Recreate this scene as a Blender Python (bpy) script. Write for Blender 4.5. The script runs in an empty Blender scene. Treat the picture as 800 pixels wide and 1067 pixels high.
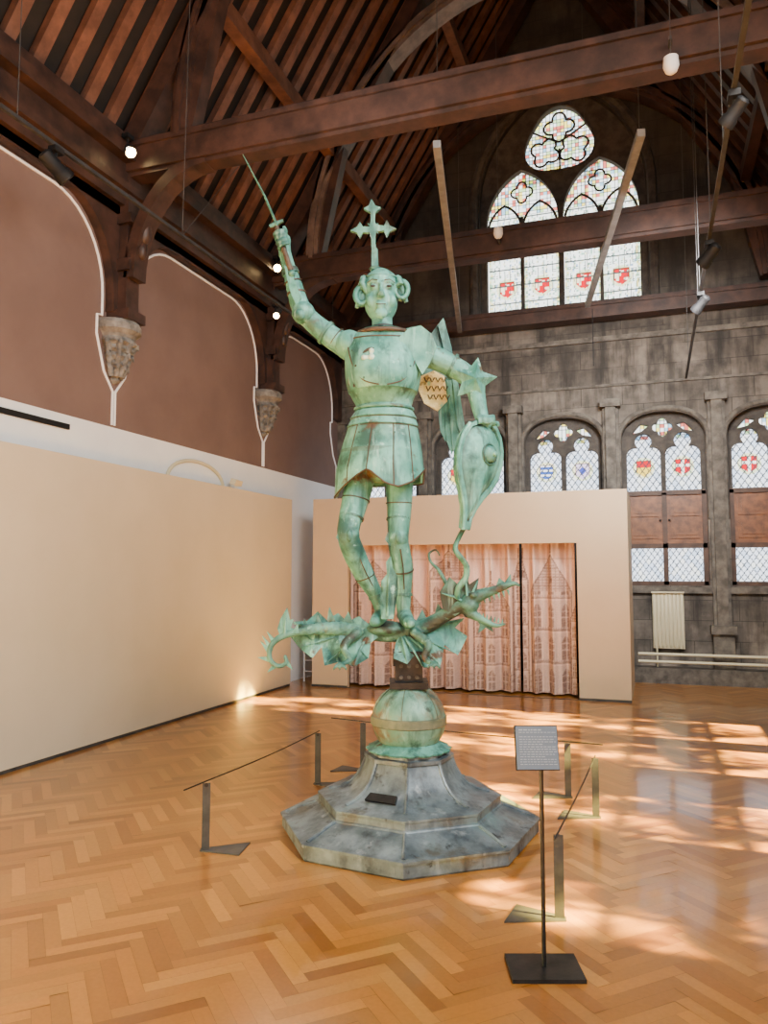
import bpy,bmesh,math,random
from mathutils import Vector,Matrix
sin,cos=math.sin,math.cos
R=math.radians; PI=math.pi
random.seed(3)
C=bpy.context.scene.collection
PSI=R(19.3); TH=R(4.54); F=800.0; H=1.6
FH=Vector((-sin(PSI),cos(PSI),0)); RT=Vector((cos(PSI),sin(PSI),0)); UZ=Vector((0,0,1))
CAM=Vector((0,0,H)); FW=FH*cos(TH)+UZ*sin(TH); UP=UZ*cos(TH)-FH*sin(TH)
def ray(px,py): return FW*F+RT*(px-400)+UP*(533.5-py)
def onZ(px,py,z=0):
    d=ray(px,py); return CAM+d*((z-H)/d.z)
def onX(px,py,x):
    d=ray(px,py); return CAM+d*(x/d.x)
def onY(px,py,y):
    d=ray(px,py); return CAM+d*(y/d.y)
D0=4.93; L0=.156
SC=FH*D0+RT*L0
def SL(px,py,dy=0):
    d=ray(px,py); p=d*((D0+dy)/d.dot(FH)); return Vector((p.dot(RT)-L0,dy,H+p.z))
PX=.0062
# ---------------------------------------------------------------- materials
def lin(c): return tuple(((x/255)/12.92 if x/255<=.04045 else ((x/255+.055)/1.055)**2.4) for x in c[:3])+(1,)
def newmat(name):
    m=bpy.data.materials.new(name); m.use_nodes=True; nt=m.node_tree
    return m,nt,nt.nodes['Principled BSDF']
def mixn(nt,f,a,b):
    n=nt.nodes.new('ShaderNodeMix'); n.data_type='RGBA'
    for s,v in ((0,f),(6,a),(7,b)):
        if hasattr(v,'is_linked'): nt.links.new(v,n.inputs[s])
        else: n.inputs[s].default_value=v
    return n.outputs[2]
def noise(nt,vec,scale,detail=8,rough=.6):
    n=nt.nodes.new('ShaderNodeTexNoise'); n.inputs['Scale'].default_value=scale; n.inputs['Detail'].default_value=detail; n.inputs['Roughness'].default_value=rough
    nt.links.new(vec,n.inputs['Vector']); return n.outputs[0]
def ramp(nt,fac,lo,hi,c0=(0,0,0,1),c1=(1,1,1,1)):
    n=nt.nodes.new('ShaderNodeValToRGB'); e=n.color_ramp.elements
    e[0].position=lo; e[0].color=c0; e[1].position=hi; e[1].color=c1
    nt.links.new(fac,n.inputs[0]); return n.outputs[0]
def coords(nt,sc=(1,1,1)):
    t=nt.nodes.new('ShaderNodeTexCoord'); m=nt.nodes.new('ShaderNodeMapping'); m.inputs['Scale'].default_value=sc
    nt.links.new(t.outputs['Object'],m.inputs[0]); return m.outputs[0]
def bumpn(nt,b,h,st,dist=.02):
    n=nt.nodes.new('ShaderNodeBump'); n.inputs['Strength'].default_value=st; n.inputs['Distance'].default_value=dist
    nt.links.new(h,n.inputs['Height']); nt.links.new(n.outputs[0],b.inputs['Normal'])
def mat(name,c1,c2=None,scale=6,rough=.6,metal=0,bump=0,lo=.38,hi=.64,vec=(1,1,1),extra=(),streak=(),spec=.5,crev=None):
    m,nt,b=newmat(name); b.inputs['Roughness'].default_value=rough; b.inputs['Metallic'].default_value=metal; b.inputs['Specular IOR Level'].default_value=spec
    v=coords(nt,vec); n=noise(nt,v,scale)
    col=ramp(nt,n,lo,hi,lin(c1),lin(c2 or tuple(min(255,x*1.08) for x in c1)))
    for (c,s,t0,t1) in extra:
        k=noise(nt,v,s); col=mixn(nt,ramp(nt,k,t0,t1),col,lin(c))
    for (c,sv,t0,t1,amt) in streak:
        k=noise(nt,coords(nt,sv),1,4); col=mixn(nt,ramp(nt,k,t0,t1,(0,0,0,1),(amt,amt,amt,1)),col,lin(c))
    if crev:  # cavity shade painted into the colour, dark brown in the creases
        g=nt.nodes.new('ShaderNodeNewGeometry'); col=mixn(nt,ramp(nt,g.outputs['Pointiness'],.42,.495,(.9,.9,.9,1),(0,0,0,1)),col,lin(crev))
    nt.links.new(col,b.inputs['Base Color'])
    if bump: bumpn(nt,b,n,bump)
    return m
def emat(name,c,st):
    m,nt,b=newmat(name); b.inputs['Base Color'].default_value=lin(c); b.inputs['Emission Color'].default_value=lin(c); b.inputs['Emission Strength'].default_value=st; return m
def colmat(name,rough=.6,coat=0,sheen=0):
    m,nt,b=newmat(name); a=nt.nodes.new('ShaderNodeVertexColor'); a.layer_name='Col'
    v=coords(nt); n=noise(nt,v,55,4); d=nt.nodes.new('ShaderNodeMix'); d.data_type='RGBA'; d.blend_type='MULTIPLY'; d.inputs[0].default_value=1
    nt.links.new(a.outputs[0],d.inputs[6]); nt.links.new(ramp(nt,n,.25,.75,(.88,.86,.84,1),(1.07,1.07,1.07,1)),d.inputs[7])
    nt.links.new(d.outputs[2],b.inputs['Base Color']); b.inputs['Roughness'].default_value=rough
    if coat: b.inputs['Coat Weight'].default_value=coat; b.inputs['Coat Roughness'].default_value=.1
    return m
VSTR=(((28,64,60),(15,15,1.5),.5,.68,.85),((160,206,194),(20,20,2.2),.58,.75,.65))
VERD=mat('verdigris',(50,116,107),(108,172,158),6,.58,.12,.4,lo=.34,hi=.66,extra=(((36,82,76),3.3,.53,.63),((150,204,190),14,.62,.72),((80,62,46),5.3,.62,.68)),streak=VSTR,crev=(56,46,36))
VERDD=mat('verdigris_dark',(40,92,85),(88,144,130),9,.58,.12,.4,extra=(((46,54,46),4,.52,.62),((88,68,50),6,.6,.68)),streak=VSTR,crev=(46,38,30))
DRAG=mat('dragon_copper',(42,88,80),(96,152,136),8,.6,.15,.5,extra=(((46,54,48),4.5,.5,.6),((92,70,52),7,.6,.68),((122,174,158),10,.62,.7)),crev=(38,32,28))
GLOBE=mat('globe_copper',(84,128,114),(122,168,152),6,.5,.15,.2,extra=(((114,98,76),3,.5,.58),((56,72,66),7,.6,.68)),streak=VSTR)
GBAND=mat('globe_band_copper',(70,84,72),(116,118,96),8,.55,.15,.2)
LEAD=mat('lead_grey',(66,77,86),(126,140,148),6,.45,.3,.4,lo=.34,hi=.66,extra=(((84,84,82),4,.6,.68),((98,124,128),3,.58,.7),((44,49,54),9,.61,.69)),streak=(((50,57,64),(9,9,2),.53,.69,.7),((166,176,182),(12,12,2.5),.6,.73,.55)))
IRON=mat('black_iron',(26,27,30),(48,46,46),12,.45,.5,.1)
STEEL=mat('dark_steel',(50,49,49),(72,70,69),8,.55,.1,.05)
RAIL=mat('dark_track',(44,44,46),(58,58,60),8,.6,0,.02,spec=.3)
GRAIL=mat('pale_grey_track',(108,109,112),(128,129,132),8,.55,0,.02,spec=.3)
BRASS=mat('gilded_copper',(206,188,116),(228,216,158),30,.5,.15,.2,extra=(((150,128,70),24,.55,.62),((140,186,160),8,.6,.66)))
PALE=mat('pale_copper',(168,200,180),(196,216,196),12,.5,.2,.2)
DARK=mat('dark_grey',(30,31,31),(44,44,44),8,.7)  # plain dark grey for the eyes and neck collar
EDGE=mat('rust_edge',(58,48,40),(82,66,52),8,.6,.2)
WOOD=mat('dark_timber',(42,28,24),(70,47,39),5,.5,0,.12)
ARCHW=mat('arch_timber',(84,70,64),(116,98,90),5,.5,0,.12)  # lightened timber, paints in the light caught by the middle arch
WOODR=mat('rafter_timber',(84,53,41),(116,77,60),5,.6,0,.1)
BOARD=mat('roof_boards',(17,13,12),(28,21,19),4,.8)
SHUT=mat('shutter_oak',(88,50,26),(126,76,40),9,.5,0,.15)
BEIGE=mat('beige_paint',(203,187,160),(209,193,167),1.2,.75)
TAN=mat('tan_paint',(190,167,137),(196,174,144),1.2,.75)
BROWNW=mat('brown_paint',(108,87,82),(117,95,89),1.5,.8)
WHITE=mat('white_paint',(234,235,240),(240,241,244),2,.7)
CREAM=mat('cream_enamel',(206,196,162),(216,206,174),3,.45)
BLACK=mat('black_paint',(17,17,19),(26,26,28),6,.6,spec=.3)
CORB=mat('corbel_stone',(92,90,88),(140,137,132),9,.8,0,.4)
SIGN=mat('sign_panel',(82,98,120),(90,106,128),4,.8,spec=.1)
LETTER=mat('sign_letters',(130,144,162),(136,150,168),4,.8,spec=.1)
LAMP=emat('lamp_glow',(255,214,150),40)
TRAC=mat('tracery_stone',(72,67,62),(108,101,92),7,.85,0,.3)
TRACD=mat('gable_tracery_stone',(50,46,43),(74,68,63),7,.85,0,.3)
SASH=mat('window_timber',(58,38,28),(80,54,40),7,.6)
def stone(name,ca,cb,mort,grad=None,w=.62,h=.3):
    m,nt,b=newmat(name); b.inputs['Roughness'].default_value=.85
    t=nt.nodes.new('ShaderNodeTexCoord'); s=nt.nodes.new('ShaderNodeSeparateXYZ'); nt.links.new(t.outputs['Object'],s.inputs[0])
    cx=nt.nodes.new('ShaderNodeCombineXYZ'); nt.links.new(s.outputs[0],cx.inputs[0]); nt.links.new(s.outputs[2],cx.inputs[1])
    br=nt.nodes.new('ShaderNodeTexBrick'); nt.links.new(cx.outputs[0],br.inputs['Vector'])
    br.inputs['Scale'].default_value=1; br.inputs['Brick Width'].default_value=w; br.inputs['Row Height'].default_value=h; br.inputs['Mortar Size'].default_value=.006
    br.inputs['Color1'].default_value=lin(ca); br.inputs['Color2'].default_value=lin(cb); br.inputs['Mortar'].default_value=lin(mort)
    n=noise(nt,t.outputs['Object'],3); n2=noise(nt,t.outputs['Object'],1.1)
    col=mixn(nt,ramp(nt,n,.4,.74),br.outputs[0],lin(tuple(x*.5 for x in ca)))
    col=mixn(nt,ramp(nt,n2,.52,.72),col,lin(tuple(min(255,x*1.35) for x in cb)))
    k=noise(nt,coords(nt,(5,5,.7)),1,5); col=mixn(nt,ramp(nt,k,.47,.67,(0,0,0,1),(.85,.85,.85,1)),col,lin(tuple(x*.38 for x in ca)))
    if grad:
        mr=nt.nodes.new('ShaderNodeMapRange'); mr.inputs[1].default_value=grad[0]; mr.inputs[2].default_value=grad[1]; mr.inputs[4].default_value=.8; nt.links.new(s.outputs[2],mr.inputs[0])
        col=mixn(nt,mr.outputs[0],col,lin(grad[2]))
    nt.links.new(col,b.inputs['Base Color']); bumpn(nt,b,n,.5,.025); return m
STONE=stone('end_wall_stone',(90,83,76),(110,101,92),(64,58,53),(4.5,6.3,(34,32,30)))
STONE2=stone('side_wall_stone',(110,105,100),(130,122,114),(70,66,62))
def glassmat(name):
    m=bpy.data.materials.new(name); m.use_nodes=True; nt=m.node_tree; nt.nodes.clear()
    o=nt.nodes.new('ShaderNodeOutputMaterial'); a=nt.nodes.new('ShaderNodeVertexColor'); a.layer_name='Col'
    t=nt.nodes.new('ShaderNodeBsdfTranslucent'); p=nt.nodes.new('ShaderNodeBsdfTransparent'); mx=nt.nodes.new('ShaderNodeMixShader'); mx.inputs[0].default_value=.7
    nt.links.new(a.outputs[0],t.inputs[0]); nt.links.new(a.outputs[0],p.inputs[0]); nt.links.new(t.outputs[0],mx.inputs[1]); nt.links.new(p.outputs[0],mx.inputs[2]); nt.links.new(mx.outputs[0],o.inputs[0])
    return m
GLASS=glassmat('stained_glass')
def mottled_glass(name):
    m=bpy.data.materials.new(name); m.use_nodes=True; nt=m.node_tree; nt.nodes.clear()
    o=nt.nodes.new('ShaderNodeOutputMaterial'); v=coords(nt); n=noise(nt,v,2.4,3)
    p=nt.nodes.new('ShaderNodeBsdfTransparent'); c=ramp(nt,n,.42,.56,(.04,.028,.008,1),(1,.92,.58,1)); nt.links.new(c,p.inputs[0]); nt.links.new(p.outputs[0],o.inputs[0]); return m
AMBER=mottled_glass('amber_glass')  # noise added to the unseen panes so the sun falls in amber patches
FLOORM=colmat('parquet_oak',.28,.55)
CURT=colmat('printed_curtain',.5)
# ---------------------------------------------------------------- mesh helpers
class MB:
    def __init__(s): s.bm=bmesh.new()
    def face(s,vs):
        try: return s.bm.faces.new(vs)
        except ValueError: return None
    def box(s,c,sz,rot=None):
        M=Matrix.Translation(Vector(c))@((rot.to_4x4()) if rot else Matrix.Identity(4))@Matrix.Diagonal((sz[0],sz[1],sz[2],1))
        bmesh.ops.create_cube(s.bm,size=1,matrix=M); return s
    def bb(s,x0,x1,y0,y1,z0,z1): return s.box(((x0+x1)/2,(y0+y1)/2,(z0+z1)/2),(x1-x0,y1-y0,z1-z0))
    def ell(s,c,r,rot=None,u=20,v=12):
        if not hasattr(r,'__len__'): r=(r,r,r)
        M=Matrix.Translation(Vector(c))@((rot.to_4x4()) if rot else Matrix.Identity(4))@Matrix.Diagonal((r[0],r[1],r[2],1))
        bmesh.ops.create_uvsphere(s.bm,u_segments=u,v_segments=v,radius=1,matrix=M); return s
    def loft(s,rings,cap=True,close=False):
        vr=[[s.bm.verts.new(p) for p in r] for r in rings]; n=len(vr[0])
        m=len(vr)
        for i in range(m if close else m-1):
            a,b=vr[i],vr[(i+1)%m]
            for j in range(n): s.face((a[j],a[(j+1)%n],b[(j+1)%n],b[j]))
        if cap and not close: s.face(vr[0][::-1]); s.face(vr[-1])
        return s
    def tube(s,pts,rad,n=10,flat=1,fdir=None,close=False):
        pts=[Vector(p) for p in pts]; m=len(pts)
        rad=rad if hasattr(rad,'__len__') else [rad]*m
        nv=None; rings=[]
        for i in range(m):
            if close: t=pts[(i+1)%m]-pts[i-1]
            else: t=pts[min(i+1,m-1)]-pts[max(i-1,0)]
            if t.length<1e-9: t=Vector((0,0,1))
            t.normalize()
            if nv is None:
                nv=Vector(fdir) if fdir else (Vector((0,0,1)) if abs(t.z)<.9 else Vector((1,0,0)))
            nv=(nv-t*nv.dot(t)); nv.normalize(); bv=t.cross(nv)
            rings.append([pts[i]+(nv*cos(2*PI*k/n)*flat+bv*sin(2*PI*k/n))*rad[i] for k in range(n)])
        return s.loft(rings,close=close)
    def cyl(s,p0,p1,r0,r1=None,n=16): return s.tube([p0,p1],[r0,r0 if r1 is None else r1],n)
    def sweep(s,pts,w,h,up):
        pts=[Vector(p) for p in pts]; up=Vector(up); m=len(pts); rings=[]
        for i in range(m):
            t=(pts[min(i+1,m-1)]-pts[max(i-1,0)]).normalized(); sd=t.cross(up).normalized(); u=sd.cross(t)
            rings.append([pts[i]+sd*(a*w/2)+u*(b*h/2) for a,b in ((-1,-1),(1,-1),(1,1),(-1,1))])
        return s.loft(rings)
    def lathe(s,prof,n=24,c=(0,0,0),ph=0,wob=None):
        c=Vector(c)
        return s.loft([[c+Vector((r*cos(2*PI*k/n+ph)*(wob(k,i) if wob else 1),r*sin(2*PI*k/n+ph)*(wob(k,i) if wob else 1),z)) for k in range(n)] for i,(r,z) in enumerate(prof)])
    def poly(s,pts,ext):
        ext=Vector(ext); a=[s.bm.verts.new(Vector(p)) for p in pts]; b=[s.bm.verts.new(Vector(p)+ext) for p in pts]
        s.face(a[::-1]); s.face(b); n=len(a)
        for i in range(n): s.face((a[i],a[(i+1)%n],b[(i+1)%n],b[i]))
        return s
    def plate(s,outer,holes,depth,mapf):
        cu=bpy.data.curves.new('tmp','CURVE'); cu.dimensions='2D'; cu.fill_mode='BOTH'; cu.extrude=depth/2
        for lp in [outer]+list(holes):
            sp=cu.splines.new('POLY'); sp.points.add(len(lp)-1)
            for p,q in zip(sp.points,lp): p.co=(q[0],q[1],0,1)
            sp.use_cyclic_u=True
        ob=bpy.data.objects.new('tmp',cu); C.objects.link(ob); bpy.context.view_layer.update()
        me=bpy.data.meshes.new_from_object(ob.evaluated_get(bpy.context.evaluated_depsgraph_get()))
        vs=[s.bm.verts.new(Vector(mapf(*v.co))) for v in me.vertices]
        for p in me.polygons: s.face([vs[i] for i in p.vertices])
        bpy.data.objects.remove(ob); bpy.data.curves.remove(cu); bpy.data.meshes.remove(me)
        bmesh.ops.remove_doubles(s.bm,verts=s.bm.verts,dist=1e-5); return s
def wm(o):
    m=Matrix.Translation(o.location)@o.rotation_euler.to_matrix().to_4x4()
    return wm(o.parent)@m if o.parent else m
def build(mb,name,m,parent=None,local=False,smooth=0,recalc=True):
    if recalc: bmesh.ops.recalc_face_normals(mb.bm,faces=mb.bm.faces)
    me=bpy.data.meshes.new(name); mb.bm.to_mesh(me); mb.bm.free()
    o=bpy.data.objects.new(name,me); C.objects.link(o); me.materials.append(m)
    if parent:
        o.parent=parent
        if not local: me.transform(wm(parent).inverted())
    else:
        xs=[v.co for v in me.vertices]
        b=Vector(((min(v.x for v in xs)+max(v.x for v in xs))/2,(min(v.y for v in xs)+max(v.y for v in xs))/2,min(v.z for v in xs)))
        me.transform(Matrix.Translation(-b)); o.location=b
    if smooth:
        for p in me.polygons: p.use_smooth=True
        me.set_sharp_from_angle(angle=R(smooth))
    return o
def remesh(o,vox,it=4,fac=.5):
    a=o.modifiers.new('r','REMESH'); a.mode='VOXEL'; a.voxel_size=vox
    b=o.modifiers.new('s','SMOOTH'); b.factor=fac; b.iterations=it
    bpy.context.view_layer.update()
    me=bpy.data.meshes.new_from_object(o.evaluated_get(bpy.context.evaluated_depsgraph_get()))
    o.modifiers.clear(); mt=o.data.materials[0]; o.data=me
    if not me.materials: me.materials.append(mt)
    for p in me.polygons: p.use_smooth=True
    return o
def tag(o,label,cat,group=None):
    o['label']=label; o['category']=cat
    if group: o['group']=group
    return o
def struct(o,label=None,cat=None):
    o['kind']='structure'
    if label: o['label']=label
    o['category']=cat or o.name.split('_')[0]
    return o
def empty(name,loc,rz=0):
    o=bpy.data.objects.new(name,None); C.objects.link(o); o.location=loc; o.rotation_euler=(0,0,rz); o.empty_display_size=.1; return o
def copy_tree(o,parent=None):
    c=o.copy(); C.objects.link(c)
    if parent: c.parent=parent
    for ch in [x for x in bpy.data.objects if x.parent==o]: copy_tree(ch,c)
    return c
def grid(name,f,nu,nv,colf,m,parent=None,smooth=0):
    mb=MB(); vs=[]; cols=[]
    for j in range(nv+1):
        for i in range(nu+1):
            vs.append(mb.bm.verts.new(f(i/nu,j/nv))); cols.append(colf(i/nu,j/nv))
    for j in range(nv):
        for i in range(nu):
            k=j*(nu+1)+i; mb.face((vs[k],vs[k+1],vs[k+nu+2],vs[k+nu+1]))
    o=build(mb,name,m,parent,smooth=smooth,recalc=False)
    a=o.data.color_attributes.new('Col','FLOAT_COLOR','POINT')
    for i,c in enumerate(cols): a.data[i].color=c
    return o
def archtop(a,zs,za,n=12):
    h=za-zs; pr=[]
    if h>=a:
        r=(a*a+h*h)/(2*a); am=math.asin(min(1,h/r))
        for i in range(n+1): t=am*i/n; pr.append((a-r+r*cos(t),zs+r*sin(t)))
    else:
        for i in range(n+1): t=PI/2*i/n; pr.append((a*max(0,cos(t))**.85,zs+h*sin(t)))
    pr[-1]=(0,za); return pr
def arch(cx,a,z0,zs,za,n=12):
    pr=archtop(a,zs,za,n)
    return [(cx-a,z0),(cx+a,z0)]+[(cx+x,z) for x,z in pr]+[(cx-x,z) for x,z in pr[-2::-1]]
def trefarch(cx,a,z0,zs):
    r=a*.5; pr=[]
    for i in range(9): t=R(-10+118*i/8); pr.append((a-r+r*cos(t),zs+r*sin(t)))
    for i in range(8): t=R(-38+(128)*i/7); pr.append((r*.98*cos(t),zs+a*.86+r*.98*sin(t)))
    pr[-1]=(0,pr[-1][1])
    return [(cx-a,z0),(cx+a,z0)]+[(cx+x,z) for x,z in pr]+[(cx-x,z) for x,z in pr[-2::-1]]
def foil(cx,cz,r,k,n=40,ph=0): return [(cx+r*(.62+.38*abs(cos(k*(2*PI*i/n+ph)/2)))*cos(2*PI*i/n),cz+r*(.62+.38*abs(cos(k*(2*PI*i/n+ph)/2)))*sin(2*PI*i/n)) for i in range(n)]
# ---------------------------------------------------------------- room
XL,XR,YB,YF=-5.1,2.46,12.3,-1.5
XC=(XL+XR)/2
# parquet
mb=MB(); cols=[]; w=.066; n=6
def plank(x0,y0,x1,y1):
    g=.007; q=[(x0+g,y0+g),(x1-g,y0+g),(x1-g,y1-g),(x0+g,y1-g)]
    p=[((x-y)*.70711*w+XC,(x+y)*.70711*w+5.4) for x,y in q]
    mx=sum(a for a,b in p)/4; my=sum(b for a,b in p)/4
    if not(XL-.05<mx<XR+.2 and YF<my<YB+.2): return
    tx,ty=random.gauss(0,.0024),random.gauss(0,.0024)
    vs=[mb.bm.verts.new((a,b,tx*(a-mx)+ty*(b-my))) for a,b in p]; mb.bm.faces.new(vs)
    k=.76+.36*random.random()
    c=(lin((166,107,39)),lin((175,116,46)),lin((150,93,32)),lin((186,127,54)))[random.choice((0,0,1,1,2,3))]
    cols.append((c[0]*k,c[1]*k,c[2]*k,1))
N=190
for j in range(-N,N):
    for i in range(-24,24): plank(j+2*n*i,j,j+2*n*i+n,j+1); plank(j,j-2*n+1+2*n*i,j+1,j-n+1+2*n*i)
z=-.004
vs=[mb.bm.verts.new(p) for p in ((XL,YF,z),(XR+.3,YF,z),(XR+.3,YB+.2,z),(XL,YB+.2,z))]; mb.bm.faces.new(vs); cols.append(lin((86,50,20)))
fl=build(mb,'floor',FLOORM,recalc=False)
a=fl.data.color_attributes.new('Col','FLOAT_COLOR','CORNER')
for p in fl.data.polygons:
    for li in p.loop_indices: a.data[li].color=cols[p.index]
struct(fl,'warm oak herringbone parquet floor','floor')
struct(build(MB().bb(XL-.2,XL,YF,YB,3.06,6),'wall_left',BROWNW),'brown painted upper part of the side wall','wall')
struct(build(MB().bb(XL-.2,XL,YF,YB,0,3.06),'wall_left',WHITE),'white painted lower part of the side wall','wall')
p0=onX(-10,428,XL+.01); p1=onX(72,445,XL+.01)
struct(build(MB().bb(XL,XL+.02,p0.y,p1.y,p1.z-.025,p1.z+.025),'trim_1',BLACK),'long black slot in the white wall','trim')
# end wall with windows
LW=[XC-3.0+1.5*i for i in range(5)]
def mY(y): return lambda u,v,w:(u,y+w,v)
holes=[arch(cx,.6,1.41,3.66,4.06) for cx in LW]
GC=-1.29
holes.append(arch(GC,1.32,5.8,7.7,9.6,16))
RZ=12.1
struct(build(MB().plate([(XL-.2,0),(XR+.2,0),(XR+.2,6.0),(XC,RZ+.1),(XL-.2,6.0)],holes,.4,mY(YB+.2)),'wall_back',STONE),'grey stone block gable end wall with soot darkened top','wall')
def h2(i,j,s): return (math.sin(i*12.9898+j*78.233+s*37.7)*43758.5453)%1
def crest(u,z,cx,cz,r,kind):
    x=(u-cx)/r; y=(z-cz)/r
    if abs(x)<1 and -1.2<y<1 and (y>-.2 or abs(x)<1-(-.2-y)**2):
        if abs(x)>.86 or y>.88: return (110,60,40)
        if kind==0: return (206,16,34) if abs(x)>.2 and abs(y-.1)>.2 else (240,236,226)
        if kind==1: return (226,180,40) if (x*y>0) else (60,60,140)
        if kind==2: return (200,30,40) if y>.0 else (232,200,80)
        if kind==4: return (206,16,36) if h2(int((x+2)*3),int((y+2)*3),3)>.25 else (244,226,196)
        if kind==5: return (60,90,170) if (int((y+2)*3)%2) else (232,232,240)
        return (70,80,170) if abs(x)+abs(y)<.6 else (206,190,220)
    if x*x+y*y<2.0: return (206,220,180) if h2(int(u*40),int(z*40),kind)>.55 else (238,230,190)
    return None
def glass_fn(x0,x1,z0,z1,kind,seed,res=.012,lat=.1):
    W=x1-x0; HH=z1-z0
    def f(a,b):
        u=a*W; z=b*HH; d1=((u+z*.72)/lat); d2=((u-z*.72)/lat)
        lead=min(abs(d1-round(d1)),abs(d2-round(d2)))<.085
        c=None
        if kind=='gable':
            c=crest(u,z,W/2,.54,.125,4)
            g=h2(int(u*34),int(z*28),seed)
            if c is None and 1.3<z<1.6 and abs(u-W/2)<.14: c=(240,200,50) if g<.5 else ((90,160,110) if g<.75 else (110,140,190))
            if c is None and abs(u-W/2)>W/2-.06: c=(226,236,216) if g<.6 else ((150,190,160) if g<.8 else (232,216,140))
            if c is None: c=(247,251,250) if g<.62 else ((216,236,230) if g<.82 else ((238,236,200) if g<.91 else ((150,186,170) if g<.97 else (150,176,210))))
            if (abs(u*34-int(u*34)-.5)>.41 and h2(int(u*34),int(z*28),9)>.5) or (abs(z*28-int(z*28)-.5)>.43 and h2(int(u*34),int(z*28),4)>.55) or abs(z*3.4-round(z*3.4))<.035: return lin((66,76,76))
            return lin(c)
        if kind=='rose':
            g=h2(int(u*17),int(z*17),seed)
            if abs(u*17-int(u*17)-.5)>.43 or abs(z*17-int(z*17)-.5)>.43: return lin((46,56,60))
            return lin(((240,245,246),(150,190,214),(190,220,160),(244,222,110),(236,241,240),(242,246,247),(230,236,238),(206,110,96))[int(g*7.99)])
        if kind=='arms':
            c=crest(u,z,W/2,HH*.42,.115,(0,3,2,1,5,3,2,0,0,5)[seed%10])
        if lead: return lin((60,66,74))
        if c: return lin(c)
        g=h2(math.floor(d1),math.floor(d2),seed)
        return lin((218,226,240) if g<.6 else ((196,210,232) if g<.85 else (230,234,236)))
    return f
def pane(name,x0,x1,z0,z1,y,kind,seed,parent,lat=.1,res=.011):
    nu=max(4,int((x1-x0)/res)); nv=max(4,int((z1-z0)/res))
    return grid(name,lambda a,b:(x0+a*(x1-x0),y,z0+b*(z1-z0)),nu,nv,glass_fn(x0,x1,z0,z1,kind,seed,lat=lat),GLASS,parent)
ords=['leftmost','second from left','middle','second from right','rightmost']
for i,cx in enumerate(LW):
    r=empty('window_%d'%(i+1),(cx,YB+.2,1.41)); struct(r,ords[i]+' of the lower traceried windows in the stone end wall','window')
    hs=[]
    for s in (-1,1): hs.append(trefarch(cx+s*.285,.25,2.86,3.42))
    hs.append(foil(cx,3.85,.15,4)); 
    for s in (-1,1): hs.append([(cx+s*.2,3.88),(cx+s*.31,3.79),(cx+s*.45,3.76),(cx+s*.32,3.91)])
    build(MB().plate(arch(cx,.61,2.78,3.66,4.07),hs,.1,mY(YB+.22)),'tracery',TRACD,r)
    for s in (-1,1):
        x0=cx+s*.285
        pane('stained_pane',x0-.27,x0+.27,2.84,3.79,YB+.3,'arms',i*2+(s>0),r)
        pane('lattice_pane',x0-.26,x0+.26,1.42,2.0,YB+.2,'plain',i*2+(s>0),r,.085)
        q=MB().bb(x0-.265,x0+.265,YB+.13,YB+.17,2.04,2.8)
        for zz in (2.12,2.46): q.bb(x0-.2,x0+.2,YB+.115,YB+.14,zz,zz+.27).bb(x0-.15,x0+.15,YB+.105,YB+.12,zz+.05,zz+.22)
        sh=build(q,'shutter',SHUT,r); build(MB().ell((x0-s*.22,YB+.11,2.4),.018),'shutter_knob',BLACK,sh)
    pane('tracery_pane',cx-.5,cx+.5,3.68,4.03,YB+.31,'rose',i,r)
    q=MB()
    for zz in (2.01,2.82,1.44): q.bb(cx-.59,cx+.59,YB+.1,YB+.24,zz-.035,zz+.035)
    q.bb(cx-.035,cx+.035,YB+.1,YB+.24,1.42,2.82)
    for s in (-1,1): q.bb(cx+s*.565-.035,cx+s*.565+.035,YB+.1,YB+.24,1.42,2.84)
    build(q,'window_frame',SASH,r)
    build(MB().tube([(a,YB-.0,b) for a,b in arch(cx,.64,2.4,3.66,4.11)[1:]]+[(cx-.64,YB,2.4)],.04,8),'hood_mould',TRAC,r)
r=empty('window_6',(GC,YB+.2,5.8)); struct(r,'large traceried stained glass window high in the gable','window')
hs=[]
for s in (-1,1): hs.append(arch(GC+s*.63,.59,5.84,7.42,8.32))
def tri(k): return [(GC+k*(.55+.05*cos(3*(t-PI/2)))*cos(t),8.7+k*(.55+.05*cos(3*(t-PI/2)))*sin(t)) for t in [2*PI*i/42 for i in range(42)]]
hs.append(tri(1))
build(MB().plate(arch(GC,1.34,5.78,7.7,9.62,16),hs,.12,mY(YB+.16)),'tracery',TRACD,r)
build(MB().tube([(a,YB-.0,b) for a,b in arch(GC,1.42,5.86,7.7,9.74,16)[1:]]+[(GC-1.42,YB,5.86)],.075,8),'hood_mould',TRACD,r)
def bar(pts,rad,name='tracery_bar',close=False): build(MB().tube([(a,YB+.16,b) for a,b in pts],rad,8,close=close),name,TRACD,r)
k=0
for s in (-1,1):
    c=GC+s*.63
    build(MB().bb(c-.026,c+.026,YB+.1,YB+.2,5.84,7.5),'mullion',TRACD,r)
    for t in (-1,1):
        x=c+t*.293; at=archtop(.28,7.32,7.76); bar([(x+a,b) for a,b in at]+[(x-a,b) for a,b in at[-2::-1]],.02)
        pane('stained_pane',x-.297,x+.297,5.83,7.62,YB+.3,'gable',k,r); k+=1
    bar(foil(c,7.95,.18,4),.016,close=True)
    pane('head_pane',c-.6,c+.6,7.62,8.34,YB+.3,'rose',6+s,r)
build(MB().tube([(a,YB+.09,b) for a,b in tri(1.02)],.022,8,close=True),'rose_moulding',TRACD,r)
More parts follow.
